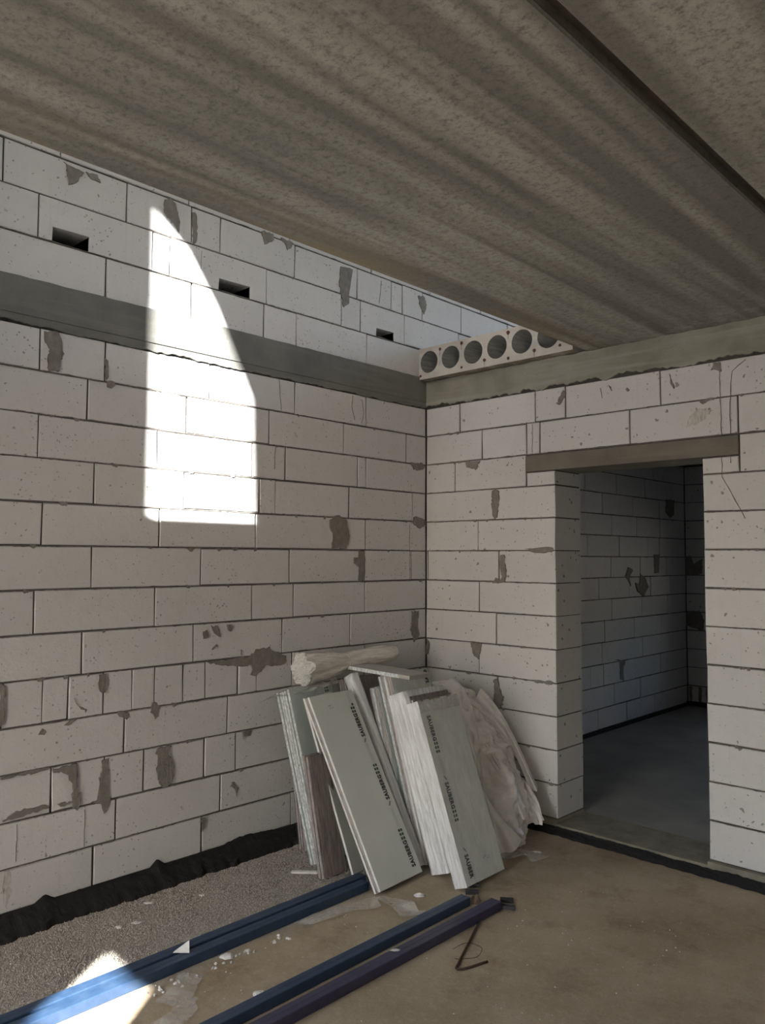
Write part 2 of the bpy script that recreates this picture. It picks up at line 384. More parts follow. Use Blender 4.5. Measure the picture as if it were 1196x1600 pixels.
# ring beam of the left wall, with its thinner lower lip and ragged underside
def ragged_beam(parent, pf, u0, u1, z0, z1, mat, amp, d0=.006, lip=None, name='ring_beam'):
    n = int((u1 - u0) / .012); V, F = [], []
    for i in range(n + 1):
        u = u0 + (u1 - u0) * i / n
        lo = z0 + amp * (noise.noise(Vector((u * 9, z0, 3))) + .6 * noise.noise(Vector((u * 37, z0, 7))))
        top = z1 + amp * .25 * noise.noise(Vector((u * 14, 5, z0)))
        zl = lip if lip else z0 + (z1 - z0) * .3
        dl = d0 - (.004 if lip else 0)
        V += [pf(u, lo, .0005), pf(u, lo + .002, dl), pf(u, zl, dl), pf(u, zl + .002, d0), pf(u, top, d0), pf(u, top + .002, -.002)]
        if i: b = 6 * i; F += [(b - 6 + j, b - 5 + j, b + 1 + j, b + j) for j in range(5)]
    return fixn(mesh(name, V, F, mat, parent))
ragged_beam(wl, PL, -5.2, -.004, 2.668, 2.882, BEAM_L, .012, .012, 2.708)
SM_L=[
[(-2.622,3.481),(-2.527,3.469),(-2.553,3.411),(-2.579,3.388),(-2.599,3.378),(-2.593,3.397)],
[(-2.513,3.467),(-2.457,3.477),(-2.441,3.440),(-2.463,3.443),(-2.488,3.441)],
[(-2.092,3.482),(-2.048,3.500),(-2.018,3.473),(-2.000,3.389),(-2.002,3.328),(-2.028,3.357),(-2.070,3.389),(-2.099,3.409)],
[(-1.929,3.464),(-1.903,3.476),(-1.889,3.393),(-1.896,3.314),(-1.912,3.279),(-1.923,3.382)],
[(-1.466,3.508),(-1.380,3.513),(-1.374,3.473),(-1.415,3.441),(-1.440,3.425),(-1.455,3.470)],
[(-1.323,3.510),(-1.227,3.504),(-1.232,3.469),(-1.269,3.445),(-1.285,3.470)],
[(-0.834,3.462),(-0.730,3.476),(-0.760,3.373),(-0.759,3.246),(-0.807,3.208),(-0.826,3.275),(-0.851,3.349)],
[(-0.091,3.460),(-0.024,3.471),(0.006,3.418),(-0.024,3.341),(-0.046,3.356),(-0.076,3.399)],
[(-2.691,2.655),(-2.620,2.667),(-2.609,2.626),(-2.621,2.597),(-2.594,2.563),(-2.616,2.532),(-2.618,2.486),(-2.666,2.471),(-2.674,2.522),(-2.663,2.563),(-2.696,2.621)],
[(-2.384,2.472),(-2.367,2.482),(-2.345,2.479),(-2.341,2.459),(-2.358,2.441),(-2.380,2.446)],
[(-2.398,2.586),(-2.380,2.576),(-2.374,2.495),(-2.392,2.478)],
[(-0.909,1.859),(-0.842,1.887),(-0.773,1.864),(-0.737,1.754),(-0.771,1.683),(-0.900,1.676),(-0.881,1.761),(-0.915,1.819)],
[(-0.101,1.912),(-0.002,1.882),(-0.002,1.848),(-0.067,1.824),(-0.142,1.855),(-0.134,1.899)],
[(-0.168,2.273),(-0.034,2.280),(-0.017,2.253),(-0.068,2.226),(-0.135,2.232)],
[(-0.665,1.667),(-0.600,1.667),(-0.606,1.472),(-0.657,1.468),(-0.657,1.564),(-0.707,1.585),(-0.701,1.621),(-0.665,1.626)],
[(-0.149,1.256),(-0.083,1.253),(-0.091,1.166),(-0.066,1.088),(-0.124,1.048),(-0.149,1.104),(-0.165,1.138),(-0.141,1.180)],
[(-1.787,1.064),(-1.631,1.070),(-1.511,1.070),(-1.458,1.101),(-1.368,1.112),(-1.330,1.080),(-1.245,1.055),(-1.244,1.014),(-1.282,0.995),(-1.384,1.012),(-1.420,0.980),(-1.456,0.962),(-1.500,0.963),(-1.483,1.000),(-1.492,1.023),(-1.579,1.024),(-1.697,1.042)],
[(-2.380,1.065),(-2.345,1.065),(-2.340,1.000),(-2.352,0.971),(-2.378,0.980),(-2.395,1.006)],
[(-2.840,1.073),(-2.823,1.060),(-2.814,1.021),(-2.826,0.983),(-2.814,0.943),(-2.818,0.905),(-2.834,0.874)],
[(-2.287,0.871),(-2.230,0.869),(-2.219,0.837),(-2.239,0.831),(-2.276,0.848)],
[(-2.086,0.896),(-2.057,0.866),(-2.063,0.842),(-2.084,0.813),(-2.110,0.848),(-2.107,0.886)],
[(-2.067,0.664),(-1.986,0.663),(-2.008,0.628),(-1.985,0.592),(-1.965,0.543),(-1.982,0.482),(-2.019,0.458),(-2.040,0.462),(-2.063,0.511),(-2.072,0.570),(-2.047,0.597),(-2.077,0.640)],
[(-1.547,0.667),(-1.482,0.664),(-1.495,0.634),(-1.538,0.638)],
[(-2.603,0.658),(-2.489,0.666),(-2.481,0.583),(-2.480,0.530),(-2.464,0.527),(-2.466,0.474),(-2.477,0.448),(-2.499,0.464),(-2.503,0.511),(-2.508,0.571),(-2.531,0.633),(-2.597,0.643)],
[(-2.357,0.660),(-2.325,0.661),(-2.329,0.583),(-2.334,0.506),(-2.307,0.470),(-2.325,0.432),(-2.344,0.400),(-2.358,0.451),(-2.416,0.469),(-2.365,0.482),(-2.371,0.573)],
[(-2.827,0.670),(-2.615,0.672),(-2.615,0.658),(-2.745,0.657),(-2.827,0.656)],
[(-2.575,0.498),(-2.503,0.494),(-2.515,0.482),(-2.557,0.482)],
[(-2.811,0.484),(-2.741,0.506),(-2.628,0.509),(-2.607,0.491),(-2.712,0.483),(-2.811,0.473)],
[(-1.611,0.409),(-1.563,0.365),(-1.580,0.334),(-1.588,0.315),(-1.593,0.371),(-1.619,0.390)],
[(-1.803,0.262),(-1.775,0.259),(-1.778,0.217),(-1.793,0.181)],
[(-1.814,1.228),(-1.782,1.233),(-1.781,1.192),(-1.805,1.190)],
[(-1.767,1.256),(-1.718,1.249),(-1.700,1.193),(-1.716,1.194),(-1.746,1.217)],
[(-1.664,1.253),(-1.630,1.255),(-1.629,1.216),(-1.650,1.218)],
[(-1.756,1.132),(-1.724,1.154),(-1.716,1.146),(-1.748,1.127)],
[(-1.568,1.114),(-1.555,1.109),(-1.559,1.082),(-1.567,1.086)],
[(-2.649,0.852),(-2.631,0.832),(-2.642,0.817),(-2.666,0.823)],
[(-2.507,0.872),(-2.495,0.864),(-2.531,0.843),(-2.549,0.849)],
[(-1.913,1.665),(-1.866,1.666),(-1.886,1.650),(-1.901,1.650)],
[(-1.742,1.670),(-1.692,1.668),(-1.717,1.654)],
[(-2.504,0.965),(-2.490,0.934),(-2.440,0.904),(-2.446,0.890),(-2.490,0.928)],
]
SM_B=[
[(0.571,2.066),(0.623,2.055),(0.623,1.985),(0.612,1.882),(0.580,1.883),(0.564,1.971)],
[(0.638,1.640),(0.663,1.641),(0.679,1.538),(0.672,1.462),(0.568,1.459),(0.589,1.494),(0.645,1.478),(0.631,1.606)],
[(0.815,1.683),(1.026,1.690),(1.026,1.660),(0.883,1.654)],
[(0.393,1.068),(0.491,1.067),(0.459,0.960),(0.415,0.991)],
[(0.576,0.844),(0.609,0.857),(0.624,0.788),(0.653,0.748),(0.645,0.695),(0.608,0.650),(0.564,0.675),(0.587,0.757)],
[(0.011,1.067),(0.035,1.041),(0.023,0.957),(0.006,0.956)],
[(0.352,2.268),(0.474,2.258),(0.441,2.207),(0.363,2.231)],
[(0.869,0.879),(1.019,0.877),(1.004,0.862),(0.885,0.859)],
[(1.102,2.648),(1.121,2.624),(1.101,2.579),(1.078,2.552),(1.054,2.565)],
[(1.770,2.638),(1.796,2.559),(1.787,2.551),(1.775,2.587)],
[(1.403,2.630),(1.424,2.594),(1.414,2.592)],
[(1.507,2.589),(1.520,2.597),(1.531,2.583),(1.520,2.574)],
[(1.926,2.472),(2.033,2.472),(1.960,2.452),(1.940,2.445)],
[(2.003,2.658),(2.046,2.656),(2.050,2.611),(1.992,2.621)],
]
SM_R=[
[(3.886,2.252),(4.088,2.248),(4.065,2.086),(3.979,2.054),(3.864,2.107)],
[(3.006,1.540),(3.105,1.513),(3.032,1.435),(3.058,1.355),(2.948,1.449)],
[(3.264,1.471),(3.382,1.429),(3.440,1.332),(3.331,1.240),(3.200,1.298),(3.159,1.379),(3.246,1.364)],
[(3.575,1.662),(3.701,1.663),(3.679,1.480),(3.584,1.468)],
[(2.735,0.675),(2.925,0.645),(2.866,0.535),(2.892,0.455),(2.811,0.489),(2.815,0.642)],
]
SM_F=[
[(-0.010,1.651),(0.072,1.651),(0.055,1.533),(0.190,1.622),(0.187,1.461),(-0.007,1.428)],
[(-0.021,1.043),(0.150,1.066),(0.192,0.967),(0.190,0.851),(-0.016,0.896)],
]

for p_ in SM_L: smear(wl, PL, p_)
for p_ in SM_R: smear(wl, PL, p_)
for p_ in ([(-2.75, .45), (-2.75, .29)], [(-2.44, .445), (-2.44, .275)], [(-.72, 2.655), (-.73, 2.58), (-.70, 2.5)], [(-.635, 2.64), (-.62, 2.56), (-.64, 2.485)],
           [(-1.32, 2.66), (-1.30, 2.48)], [(-1.34, 2.26), (-1.345, 2.13)], [(-1.86, 3.27), (-1.865, 3.17)], [(-.46, 3.47), (-.48, 3.31)], [(-.175, 1.85), (-.17, 1.46)]):
    crack(wl, PL, p_, .003)
# little mortar squeezed out of the joints here and there
for _ in range(46):
    k = random.randint(1, 12); u = random.uniform(-2.9, -.05); z = ZL[k]; ln = random.uniform(.012, .05)
    smear(wl, PL, [(u, z + .004), (u + ln, z + .003), (u + ln * .8, z - random.uniform(.006, .016)), (u + ln * .3, z - random.uniform(.006, .018))], .003)

# ------------------------------------------------------------------ back wall with the doorway
DX0, DX1 = 1.04, 1.935
ZB = [.07 + .2 * k for k in range(14)]; ZB[13] = 2.668
wb = struct(boxes('wall_back', [(0, DX0 - CORE, CORE, .3 - CORE, .03, HB), (DX1 + CORE, 6.5, CORE, .3 - CORE, .03, HB), (DX0 - CORE, DX1 + CORE, CORE, .3 - CORE, 2.20, HB)], MORTAR))
JB = {12:[.303,.901,1.113,1.711],11:[.486,.834,.93,1.528,2.126],10:[.26,.855],9:[.591],8:[.456],7:[.619],6:[.46],5:[.597],4:[.459],3:[.605],2:[.459],1:[.60],0:[.46]}
JBR = {10: [2.127]}
for k in range(13):
    if k >= 11: course(wb, PB, JB[k], 0.004, 6.5, ZB[k], ZB[k + 1], .30)
    elif k == 10:
        course(wb, PB, JB[k][:1], 0.004, .83, ZB[k], ZB[k + 1], .30)
        block(wb, PB, .83, DX0, ZB[k], 2.158, .30); block(wb, PB, DX1, 2.127, ZB[k], 2.158, .30)
        course(wb, PB, [2.727], 2.127, 6.5, ZB[k], ZB[k + 1], .30)
    else:
        course(wb, PB, JB[k], 0.004, DX0, ZB[k], ZB[k + 1], .30)
        course(wb, PB, [DX1 + random.uniform(.45, .58)], DX1, 6.5, ZB[k], ZB[k + 1], .30)
ragged_beam(wb, PB, .004, 6.5, 2.675, HB - .002, BEAM_B, .022, .010)
lint = bevbox('lintel', (.828, 2.126, -.006, .296, 2.162, 2.264), LINT, wb, .003, 1)
for p_ in SM_B: smear(wb, PB, p_)
for p_ in ([(2.035, 2.66), (2.04, 2.27), (2.04, 2.05), (2.07, 1.99), (2.15, 1.83)], [(2.17, 2.65), (2.1, 2.6), (2.085, 2.4), (2.085, 2.12)], [(.88, 2.46), (.878, 2.28)], [(1.35, 2.62), (1.36, 2.56)]):
    crack(wb, PB, p_, .0035)
for _ in range(26):
    k = random.randint(1, 12); u = random.choice([random.uniform(.03, .98), random.uniform(.03, .98), random.uniform(1.98, 2.25)]); z = ZB[k]; ln = random.uniform(.012, .06)
    smear(wb, PB, [(u, z + .004), (u + ln, z + .003), (u + ln * .8, z - random.uniform(.005, .013)), (u + ln * .3, z - random.uniform(.005, .015))], .003)
for k in range(1, 13):
    z = ZB[k]
    if k > 10: bed_joint(wb, PB, .004, 6.4, z)
    else:
        bed_joint(wb, PB, .004, DX0 - .004, z); bed_joint(wb, PB, DX1 + .004, 6.4, z)
smear(wb, PB, [(1.86, 2.33), (1.95, 2.36), (2.0, 2.41), (1.93, 2.43), (1.87, 2.39)], .001, 'rust_stain', STAIN)
smear(wl, PL, [(-2.80, .26), (-2.775, .26), (-2.765, .17), (-2.785, .10), (-2.80, .15)], .001, 'rust_stain', STAIN)
# drips and dark streaks on the beam
smear(wb, PB, [(1.195, 2.845), (1.21, 2.845), (1.206, 2.79), (1.2, 2.785)], .004, 'mortar_smear', CRACK)
smear(wb, PB, [(1.515, 2.845), (1.53, 2.845), (1.527, 2.74), (1.518, 2.72)], .003, 'mortar_smear', CRACK)
# threshold and plinth under the blocks
pl_ = struct(boxes('trim_1', [(0.004, 1.04, -.028, .3, -.1, .068), (1.935, 6.5, -.028, .3, -.1, .068), (1.04, 1.935, -.028, .298, -.1, .05)], SCREED))

# far wall and side wall of the passage behind the doorway
wf = struct(wall_holes('wall_passage_end', 'y', 4.35 + CORE, 4.65, 0, 3.4, -.2, HB, [(1.5, 2.8, .7, 1.5)], MORTAR))
for k in range(13): course(wf, PF, [(.25 if k % 2 else .5)], .004, 1.2, ZR[k], ZR[k + 1], .10)
for p_ in SM_F: smear(wf, PF, p_)
for u in (.02, .12, .2): smear(wf, PF, [(u, .25), (u + .035, .25), (u + .03, .10), (u + .005, .08)])
wall_holes('wall_passage_side', 'x', 3.4, 3.6, .3, 4.65, -.2, HB, [], PLASTER)
bp = boxes('damp_strip', [(.0005, .03, .30, 4.35, .045, .075), (.0005, 1.2, 4.32, 4.3495, .045, .09)], BITUMEN, wf)

# ------------------------------------------------------------------ ceiling slabs
ce = struct(boxes('ceiling', [(2.676, 2.714, -5.2, -.012, HB + .035, HB + .2), (4.15, 4.19, -5.2, -.012, HB + .035, HB + .2), (5.62, 5.66, -5.2, -.012, HB + .035, HB + .2)], mat_simple('joint_filler', (.10, .08, .06), (.05, .04, .032), .95, 12)))
for a, b in ((1.26, 2.675), (2.715, 4.149), (4.191, 5.619), (5.661, 6.5)):
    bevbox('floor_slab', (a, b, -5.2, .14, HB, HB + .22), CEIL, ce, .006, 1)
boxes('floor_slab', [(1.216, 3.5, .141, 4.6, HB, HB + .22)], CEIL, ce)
# hollow-core slab whose cut end shows in the corner
def hollow_slab():
    x0, x1, z0, z1, ya, yb = .004, 1.215, HB + .004, 3.076, -.082, 4.6
    cx = [.098 + .19 * i for i in range(6)]; zc = 2.974; r = .0765; N = 28
    bm = bmesh.new(); cells = [x0] + [(a + b) / 2 for a, b in zip(cx, cx[1:])] + [x1]
    mi = []
    def jag(): return random.uniform(-.0015, .0015)
    for i, c in enumerate(cx):
        l, rr = cells[i], cells[i + 1]; ring, outer = [], []
        for k in range(N):
            t = math.tau * k / N; dx, dz = math.cos(t), math.sin(t)
            q = r * (1 + .02 * noise.noise(Vector((dx * 2, dz * 2, i))))
            ring.append((c + q * dx, zc + q * dz))
            s = min(((rr - c) / dx) if dx > 1e-6 else 1e9, ((l - c) / dx) if dx < -1e-6 else 1e9, ((z1 - zc) / dz) if dz > 1e-6 else 1e9, ((z0 - zc) / dz) if dz < -1e-6 else 1e9)
            outer.append((c + s * dx, zc + s * dz))
        A = [bm.verts.new((x, ya, z)) for x, z in ring]; B = [bm.verts.new((x, ya + jag(), z)) for x, z in outer]
        D = [bm.verts.new((x, ya + .9, z)) for x, z in ring]
        for k in range(N):
            j = (k + 1) % N
            f = bm.faces.new((A[k], B[k], B[j], A[j])); f.material_index = 0
            # corners of the cell
            xa, za, xb, zb_ = *outer[k], *outer[j]
            if abs(xa - xb) > 1e-5 and abs(za - zb_) > 1e-5:
                cxn = (l if abs(xa - l) < 1e-5 or abs(xb - l) < 1e-5 else rr); czn = (z1 if abs(za - z1) < 1e-5 or abs(zb_ - z1) < 1e-5 else z0)
                v = bm.verts.new((cxn, ya, czn)); bm.faces.new((B[k], v, B[j]))
            f = bm.faces.new((A[j], D[j], D[k], A[k])); f.material_index = 1; f.smooth = True
        bm.faces.new(D).material_index = 1
    def q(*p): bm.faces.new([bm.verts.new(x) for x in p])
    q((x0, ya, z0), (x1, ya, z0), (x1, yb, z0), (x0, yb, z0)); bm.faces.ensure_lookup_table(); bm.faces[-1].material_index = 2; q((x0, ya, z1), (x0, yb, z1), (x1, yb, z1), (x1, ya, z1))
    q((x0, ya, z0), (x0, yb, z0), (x0, yb, z1), (x0, ya, z1)); q((x1, ya, z0), (x1, ya, z1), (x1, yb, z1), (x1, yb, z0)); q((x0, yb, z0), (x1, yb, z0), (x1, yb, z1), (x0, yb, z1))
    me = bpy.data.meshes.new('hollow_core_slab'); bm.to_mesh(me); bm.free()
    return link('hollow_core_slab', me, [ENDC, VOIDM, CEIL], ce)
hsl = hollow_slab()
for x, z, r_ in ((.012 + .01, 2.885, .009), (.197, 3.045, .011), (.383, 3.052, .012), (.383, 2.888, .009), (.57, 2.905, .011), (.757, 3.05, .013), (.757, 2.885, .010), (.95, 2.9, .011), (1.13, 2.9, .009)):
    V = [(x, -.088, z)] + [(x + r_ * random.uniform(.8, 1.2) * math.cos(t * math.tau / 9), -.0855, z + r_ * math.sin(t * math.tau / 9)) for t in range(9)] + [(x + r_ * math.cos(t * math.tau / 9), -.08, z + r_ * math.sin(t * math.tau / 9)) for t in range(9)]
    F = [(0, 1 + i, 1 + (i + 1) % 9) for i in range(9)] + [(1 + i, 10 + i, 10 + (i + 1) % 9, 1 + (i + 1) % 9) for i in range(9)]
    fixn(mesh('strand_end', V, F, REBAR, hsl))
    if r_ > .0105: mesh('rust_run', [(x - .002, -.0845, z), (x + .002, -.0845, z), (x + .001, -.0845, z - .045), (x - .001, -.0845, z - .045)], [(0, 1, 2, 3)], REBAR, hsl)

# ------------------------------------------------------------------ bitumen membrane along the wall feet
def membrane(name, pf, u0, u1, base, top, peaks, label):
    n = int((u1 - u0) / .012); V, F = [], []; K = 9
    for i in range(n + 1):
        u = u0 + (u1 - u0) * i / n
        bw = base * (1 + .35 * noise.noise(Vector((u * 3, 1, 0))) + .25 * noise.noise(Vector((u * 19, 2, 0))))
        tz = top + .010 * noise.noise(Vector((u * 6, 3, 0))) + .005 * noise.noise(Vector((u * 40, 4, 0)))
        for pu, ph, pw in peaks: tz += max(0, ph * (1 - abs(u - pu) / pw))
        for k in range(K):
            t = k / (K - 1); d = .006 + (bw - .006) * t ** 1.3; z = .002 + tz * (1 - t) ** (.75)
            j = .010 * noise.noise(Vector((u * 11, t * 4, 9))) + .005 * noise.noise(Vector((u * 40, t * 9, 3)))
            if 0 < k < K - 1: z = max(.004, z + j); d = max(.006, d + abs(j) * .5)
            V.append(pf(u, z, d))
        if i:
            b = K * i; F += [(b - K + j, b - K + j + 1, b + j + 1, b + j) for j in range(K - 1)]
    o = fixn(mesh(name, V, F, BITUMEN)); tag(o, label, 'membrane'); return o
membrane('waterproof_membrane', PL, -5.15, -.06, .105, .082, [(-2.62, .03, .05), (-2.06, .035, .045), (-1.5, .02, .2)], 'black crumpled bitumen sheet lapped along the foot of the left block wall')
def PB2(u, z, d): return (u, -.030 - d, z)
membrane('waterproof_membrane', PB2, .55, 6.45, .05, .038, [], 'narrow black bitumen strip along the foot of the doorway wall')

# ------------------------------------------------------------------ stacks of wrapped panels
def bundle(name, xb, y0, th, yaw, L, w_, planks, label, group=None, cat='panels', wrap=None, wrap_seg=(6, 40), wrap_amp=.003, rib=0):
    """planks: list of (thickness, face material, edge material, dz bottom, dz top, dy)"""
    e = empty(name, (xb, y0, .001))
    c, s = math.cos(yaw), math.sin(yaw)
    N = Vector((math.cos(th) * c, math.cos(th) * s, math.sin(th))); Y = Vector((-s, c, 0)); Z = N.cross(Y)
    m = Matrix((N, Y, Z)).transposed().to_4x4(); m.translation = (xb, y0, .001); e.matrix_world = m
    a = 0; out = []
    for t, fm, em, b0, b1, dy in planks:
        V, F = [], []; boxvf((a + .0008, a + t - .0030, dy, dy + w_, b0, L + b1), V, F)
        me = bpy.data.meshes.new('plank'); me.from_pydata(V, [], F)
        me.materials.append(fm); me.materials.append(em)
        bm = bmesh.new(); bm.from_mesh(me); bmesh.ops.recalc_face_normals(bm, faces=bm.faces)
        for f in bm.faces: f.material_index = 0 if abs(f.normal.x) > .9 else 1
        bmesh.ops.bevel(bm, geom=list(bm.edges), offset=.0012, segments=1, affect='EDGES')
        bm.to_mesh(me); bm.free()
        o = link('plank', me, (), e); out.append(o); a += t
    if wrap:
        o_ = .0025; x0, x1, ya, yb, za, zb = -o_, a + o_, -o_, w_ + o_, -.0, L + .006
        V, F = [], []; nz = wrap_seg[1]; per = []
        ns = wrap_seg[0]
        for i in range(ns): per.append((x1, ya + (yb - ya) * i / ns))
        nx_ = 6 * rib if rib else 3
        per += [(x1 - (x1 - x0) * i / nx_, yb) for i in range(nx_)]
        for i in range(ns): per.append((x0, yb - (yb - ya) * i / ns))
        per += [(x0 + (x1 - x0) * i / nx_, ya) for i in range(nx_)]
        n = len(per)
        for k in range(nz + 1):
            z = za + (zb - za) * k / nz
            for x, y in per:
                j = wrap_amp * (1 + noise.noise(Vector((x * 40, y * 40, z * 25 + xb * 9)))) * .5
                rb = .0045 * abs(math.sin(math.pi * x / a * rib)) if rib and x0 + .001 < x < x1 - .001 else 0
                V.append((x + (j if x > a / 2 else -j), y + (j + rb if y > w_ / 2 else -j - rb), z))
            if k:
                b = n * k; F += [(b - n + i, b - n + (i + 1) % n, b + (i + 1) % n, b + i) for i in range(n)]
        F.append(tuple(n * nz + i for i in range(n)))
        sw = fixn(mesh('shrink_wrap', V, F, wrap, e, True)); sw['label'] = 'glossy transparent film wrapped round the planks'
    tag(e, label, cat, group); return e, out, a

def lettering(parent, word, x, yb, z0, up, size, length):
    """flat print on the +x face of a plank; up=+1 reads upward, -1 reads downward"""
    cu = bpy.data.curves.new('lettering', 'FONT'); cu.body = word; cu.size = size; cu.extrude = .0002; cu.offset = size * .05
    cu.resolution_u = 2; cu.space_character = 1.12
    t = bpy.data.objects.new('tmp', cu); C.objects.link(t); bpy.context.view_layer.update()
    me = bpy.data.meshes.new_from_object(t); bpy.data.objects.remove(t); bpy.data.curves.remove(cu)
    xs = [v.co.x for v in me.vertices]; k = length / (max(xs) - min(xs)); x_ = min(xs)
    for v in me.vertices:
        r_ = (v.co.x - x_) * k
        v.co = (x + .0004 + v.co.z, yb - up * v.co.y, z0 + up * r_)
    return fixn(link('lettering', me, INK, parent))
def dots(parent, x, yc, z0, up, s=1):
    V, F = [], []
    for i in range(3):
        for j in (-1, 1):
            if random.random() < .05: continue
            zc = z0 + up * i * .0205; y = yc + j * .0085
            boxvf((x, x + .0006, y - .0060, y + .0060, min(zc, zc + up * .013), max(zc, zc + up * .013)), V, F)
    return mesh('dot_mark', V, F, GREEN, parent)
def swirl(parent, x, yc, z0, up):
    V, F = [], []
    for a_, b_ in (((-.010, 0), (.004, .018)), ((-.004, 0), (.010, .018)), ((-.010, 0), (-.004, 0)), ((.004, .018), (.010, .018))):
        (y0_, q0), (y1_, q1) = a_, b_; n = len(V); wd = .0011
        d = Vector((y1_ - y0_, q1 - q0)).normalized(); p_ = Vector((-d.y, d.x)) * wd
        for xx in (x, x + .0005):
            V += [(xx, yc + y0_ + p_.x, z0 + up * (q0 + p_.y)), (xx, yc + y0_ - p_.x, z0 + up * (q0 - p_.y)), (xx, yc + y1_ - p_.x, z0 + up * (q1 - p_.y)), (xx, yc + y1_ + p_.x, z0 + up * (q1 + p_.y))]
        F += [tuple(n + i for i in f) for f in ((0, 1, 2, 3), (4, 5, 6, 7), (0, 4, 5, 1), (1, 5, 6, 2), (2, 6, 7, 3), (3, 7, 4, 0))]
    return fixn(mesh('swirl_mark', V, F, INK, parent))
def printed(plank, x, yc, z0, up, word='SAUBERG', mark=True, tail=True):
    """logo stroke, word, dots; z0 = where the block starts along the reading direction"""
    if mark: swirl(plank, x, yc, z0, up)
    k = len(word) / 7
    lettering(plank, word, x, yc + up * .0135, z0 + up * .03, up, .038, .132 * k)
    if tail: dots(plank, x, yc, z0 + up * .168, up)
def guide_lines(plank, x, yc, z0, z1):
    for dy in (-.006, .006):
        boxes('guide_line', [(x, x + .0003, yc + dy - .0006, yc + dy + .0006, z0, z1)], GREYINK, plank)
def stamp(plank, x, y, z, r_=.022):
    V, F = [], []
    for i in range(14):
        a_ = random.uniform(0, math.tau); q = random.uniform(.15, 1) * r_; yy, zz = y + q * math.cos(a_), z + .6 * q * math.sin(a_)
        ln = random.uniform(.004, .013); b_ = a_ + 1.3
        n = len(V); dy, dz = ln * math.cos(b_), ln * math.sin(b_) * .7; py, pz = -dz * .16, dy * .16
        V += [(x + .0004, yy - py, zz - pz), (x + .0004, yy + dy - py, zz + dz - pz), (x + .0004, yy + dy + py, zz + dz + pz), (x + .0004, yy + py, zz + pz)]
        F.append((n, n + 1, n + 2, n + 3))
    return fixn(mesh('ink_stamp', V, F, VIOLET, plank))

P = lambda t, f, e, b0=0, b1=0, dy=0: (t, f, e, b0, b1, dy)
GR = None
# dark stack right against the left wall
bundle('panel_bundle', .17, -1.27, .16, .05, .60, .30, [P(.018, BROWN, EDGEB), P(.018, BROWN, EDGEB, 0, -.01), P(.02, FACE2, EDGEB, 0, .01)],
       'thin dark stack of planks squeezed between left wall and leftmost silver-edged bundle', wrap=FILM)
# leftmost wrapped stack
b, pk_, a = bundle('panel_bundle', .38, -1.372, .315, .065, .908, .335, [P(.021, FACE2, EDGES, 0, random.uniform(-.006, .006), random.uniform(-.003, .003)) for _ in range(5)],
       'leftmost film-wrapped bundle with bluish face and sparkling silver edges', wrap=FILM, rib=5)
dots(pk_[-1], .105, .285, .84, 1); stamp(pk_[-1], .105, .20, .865)
# brown fibrous board
b, pk_, a = bundle('brown_board', .543, -1.462, .229, -.005, .603, .145, [P(.024, BROWN, EDGEB), P(.023, BROWN, EDGEB, 0, -.008)],
       'short dark brown board leaning in front of the leftmost silver bundle', cat='board', wrap=FILM)
# single white plank
bundle('white_plank', .635, -1.318, .363, .20, .92, .25, [P(.017, FACE, EDGEW)], 'single white-edged plank leaning between brown board and big lettered front panel', cat='plank')
# front lettered stack
b, pk_, a = bundle('panel_bundle', .876, -1.402, .528, .056, .998, .328, [P(.0175, FACE, EDGEW, 0, -.004, .003), P(.0175, FACE, EDGEB, 0, .002, -.002), P(.018, FACE, EDGEW)],
       'big unwrapped front stack with lettering up its right edge, foot beside blue tubes')
fp = pk_[-1]; yc = .328 - .047
for zs in (.70, .355, .008): printed(fp, a - .0008, yc, zs, 1, mark=zs > .1)
for z0, z1 in ((.585, .69), (.24, .34), (.925, .99)): guide_lines(fp, a - .0008, yc, z0, z1)
stamp(fp, a - .0008, .13, .925)
# narrow silver strips behind it
bundle('strip_bundle', .80, -1.045, .50, 0, 1.06, .045, [P(.02, FILMW, EDGES, 0, .0), P(.02, FILMW, EDGES, 0, -.005), P(.02, FILMW, EDGES, 0, -.06)],
       'narrow bundle of shiny silver strips rising behind the lettered front stack', cat='strips', wrap=FILMW)
# brown stacks behind
bundle('panel_bundle', .42, -.99, .26, .02, .93, .30, [P(.02, BROWN, EDGEB), P(.02, BROWN, EDGEB, 0, .006), P(.02, BROWN, EDGEB)],
       'dark brown planks standing behind, under the rolled film', cat='planks', wrap=FILM)
bundle('panel_bundle', .69, -.985, .29, .0, .92, .30, [P(.018, FACE2, EDGEB), P(.018, FACE2, EDGES, 0, -.005), P(.018, FACE2, EDGEB), P(.017, FACE2, EDGEB, 0, -.01)],
       'frosted brown-edged bundle between silver strips and lettered top panel', wrap=FILM)
b, pk_, a = bundle('panel_bundle', .795, -.975, .31, .02, 1.0, .325, [P(.019, FACE, EDGES), P(.019, FACE, EDGEB, 0, .003), P(.019, FACE, EDGEW, 0, -.004), P(.019, FACE, EDGEB), P(.019, FACE, EDGEB)],
       'tallest stack, bluish face with cut lettering showing above its neighbours', wrap=FILM)
lettering(pk_[-1], 'SAUB', .0945, .325 - .015, .915, 1, .038, .078)
# white layered-film stack
bundle('panel_bundle', .925, -1.02, .345, .02, .915, .33, [P(.022, FACE, EDGEW, 0, random.uniform(-.008, .008)) for _ in range(5)],
       'bright white film-layered bundle with ribbed edges, left of the right-hand lettered panel', wrap=FILMW, rib=5)
# dark stack between
bundle('panel_bundle', 1.055, -.985, .375, .02, .92, .33, [P(.014, BROWN, EDGEB), P(.014, BROWN, EDGEB, 0, .012), P(.013, BROWN, EDGES, 0, -.01)],
       'thin brown stack whose ragged dark top shows behind right-hand lettered panel', wrap=FILM)
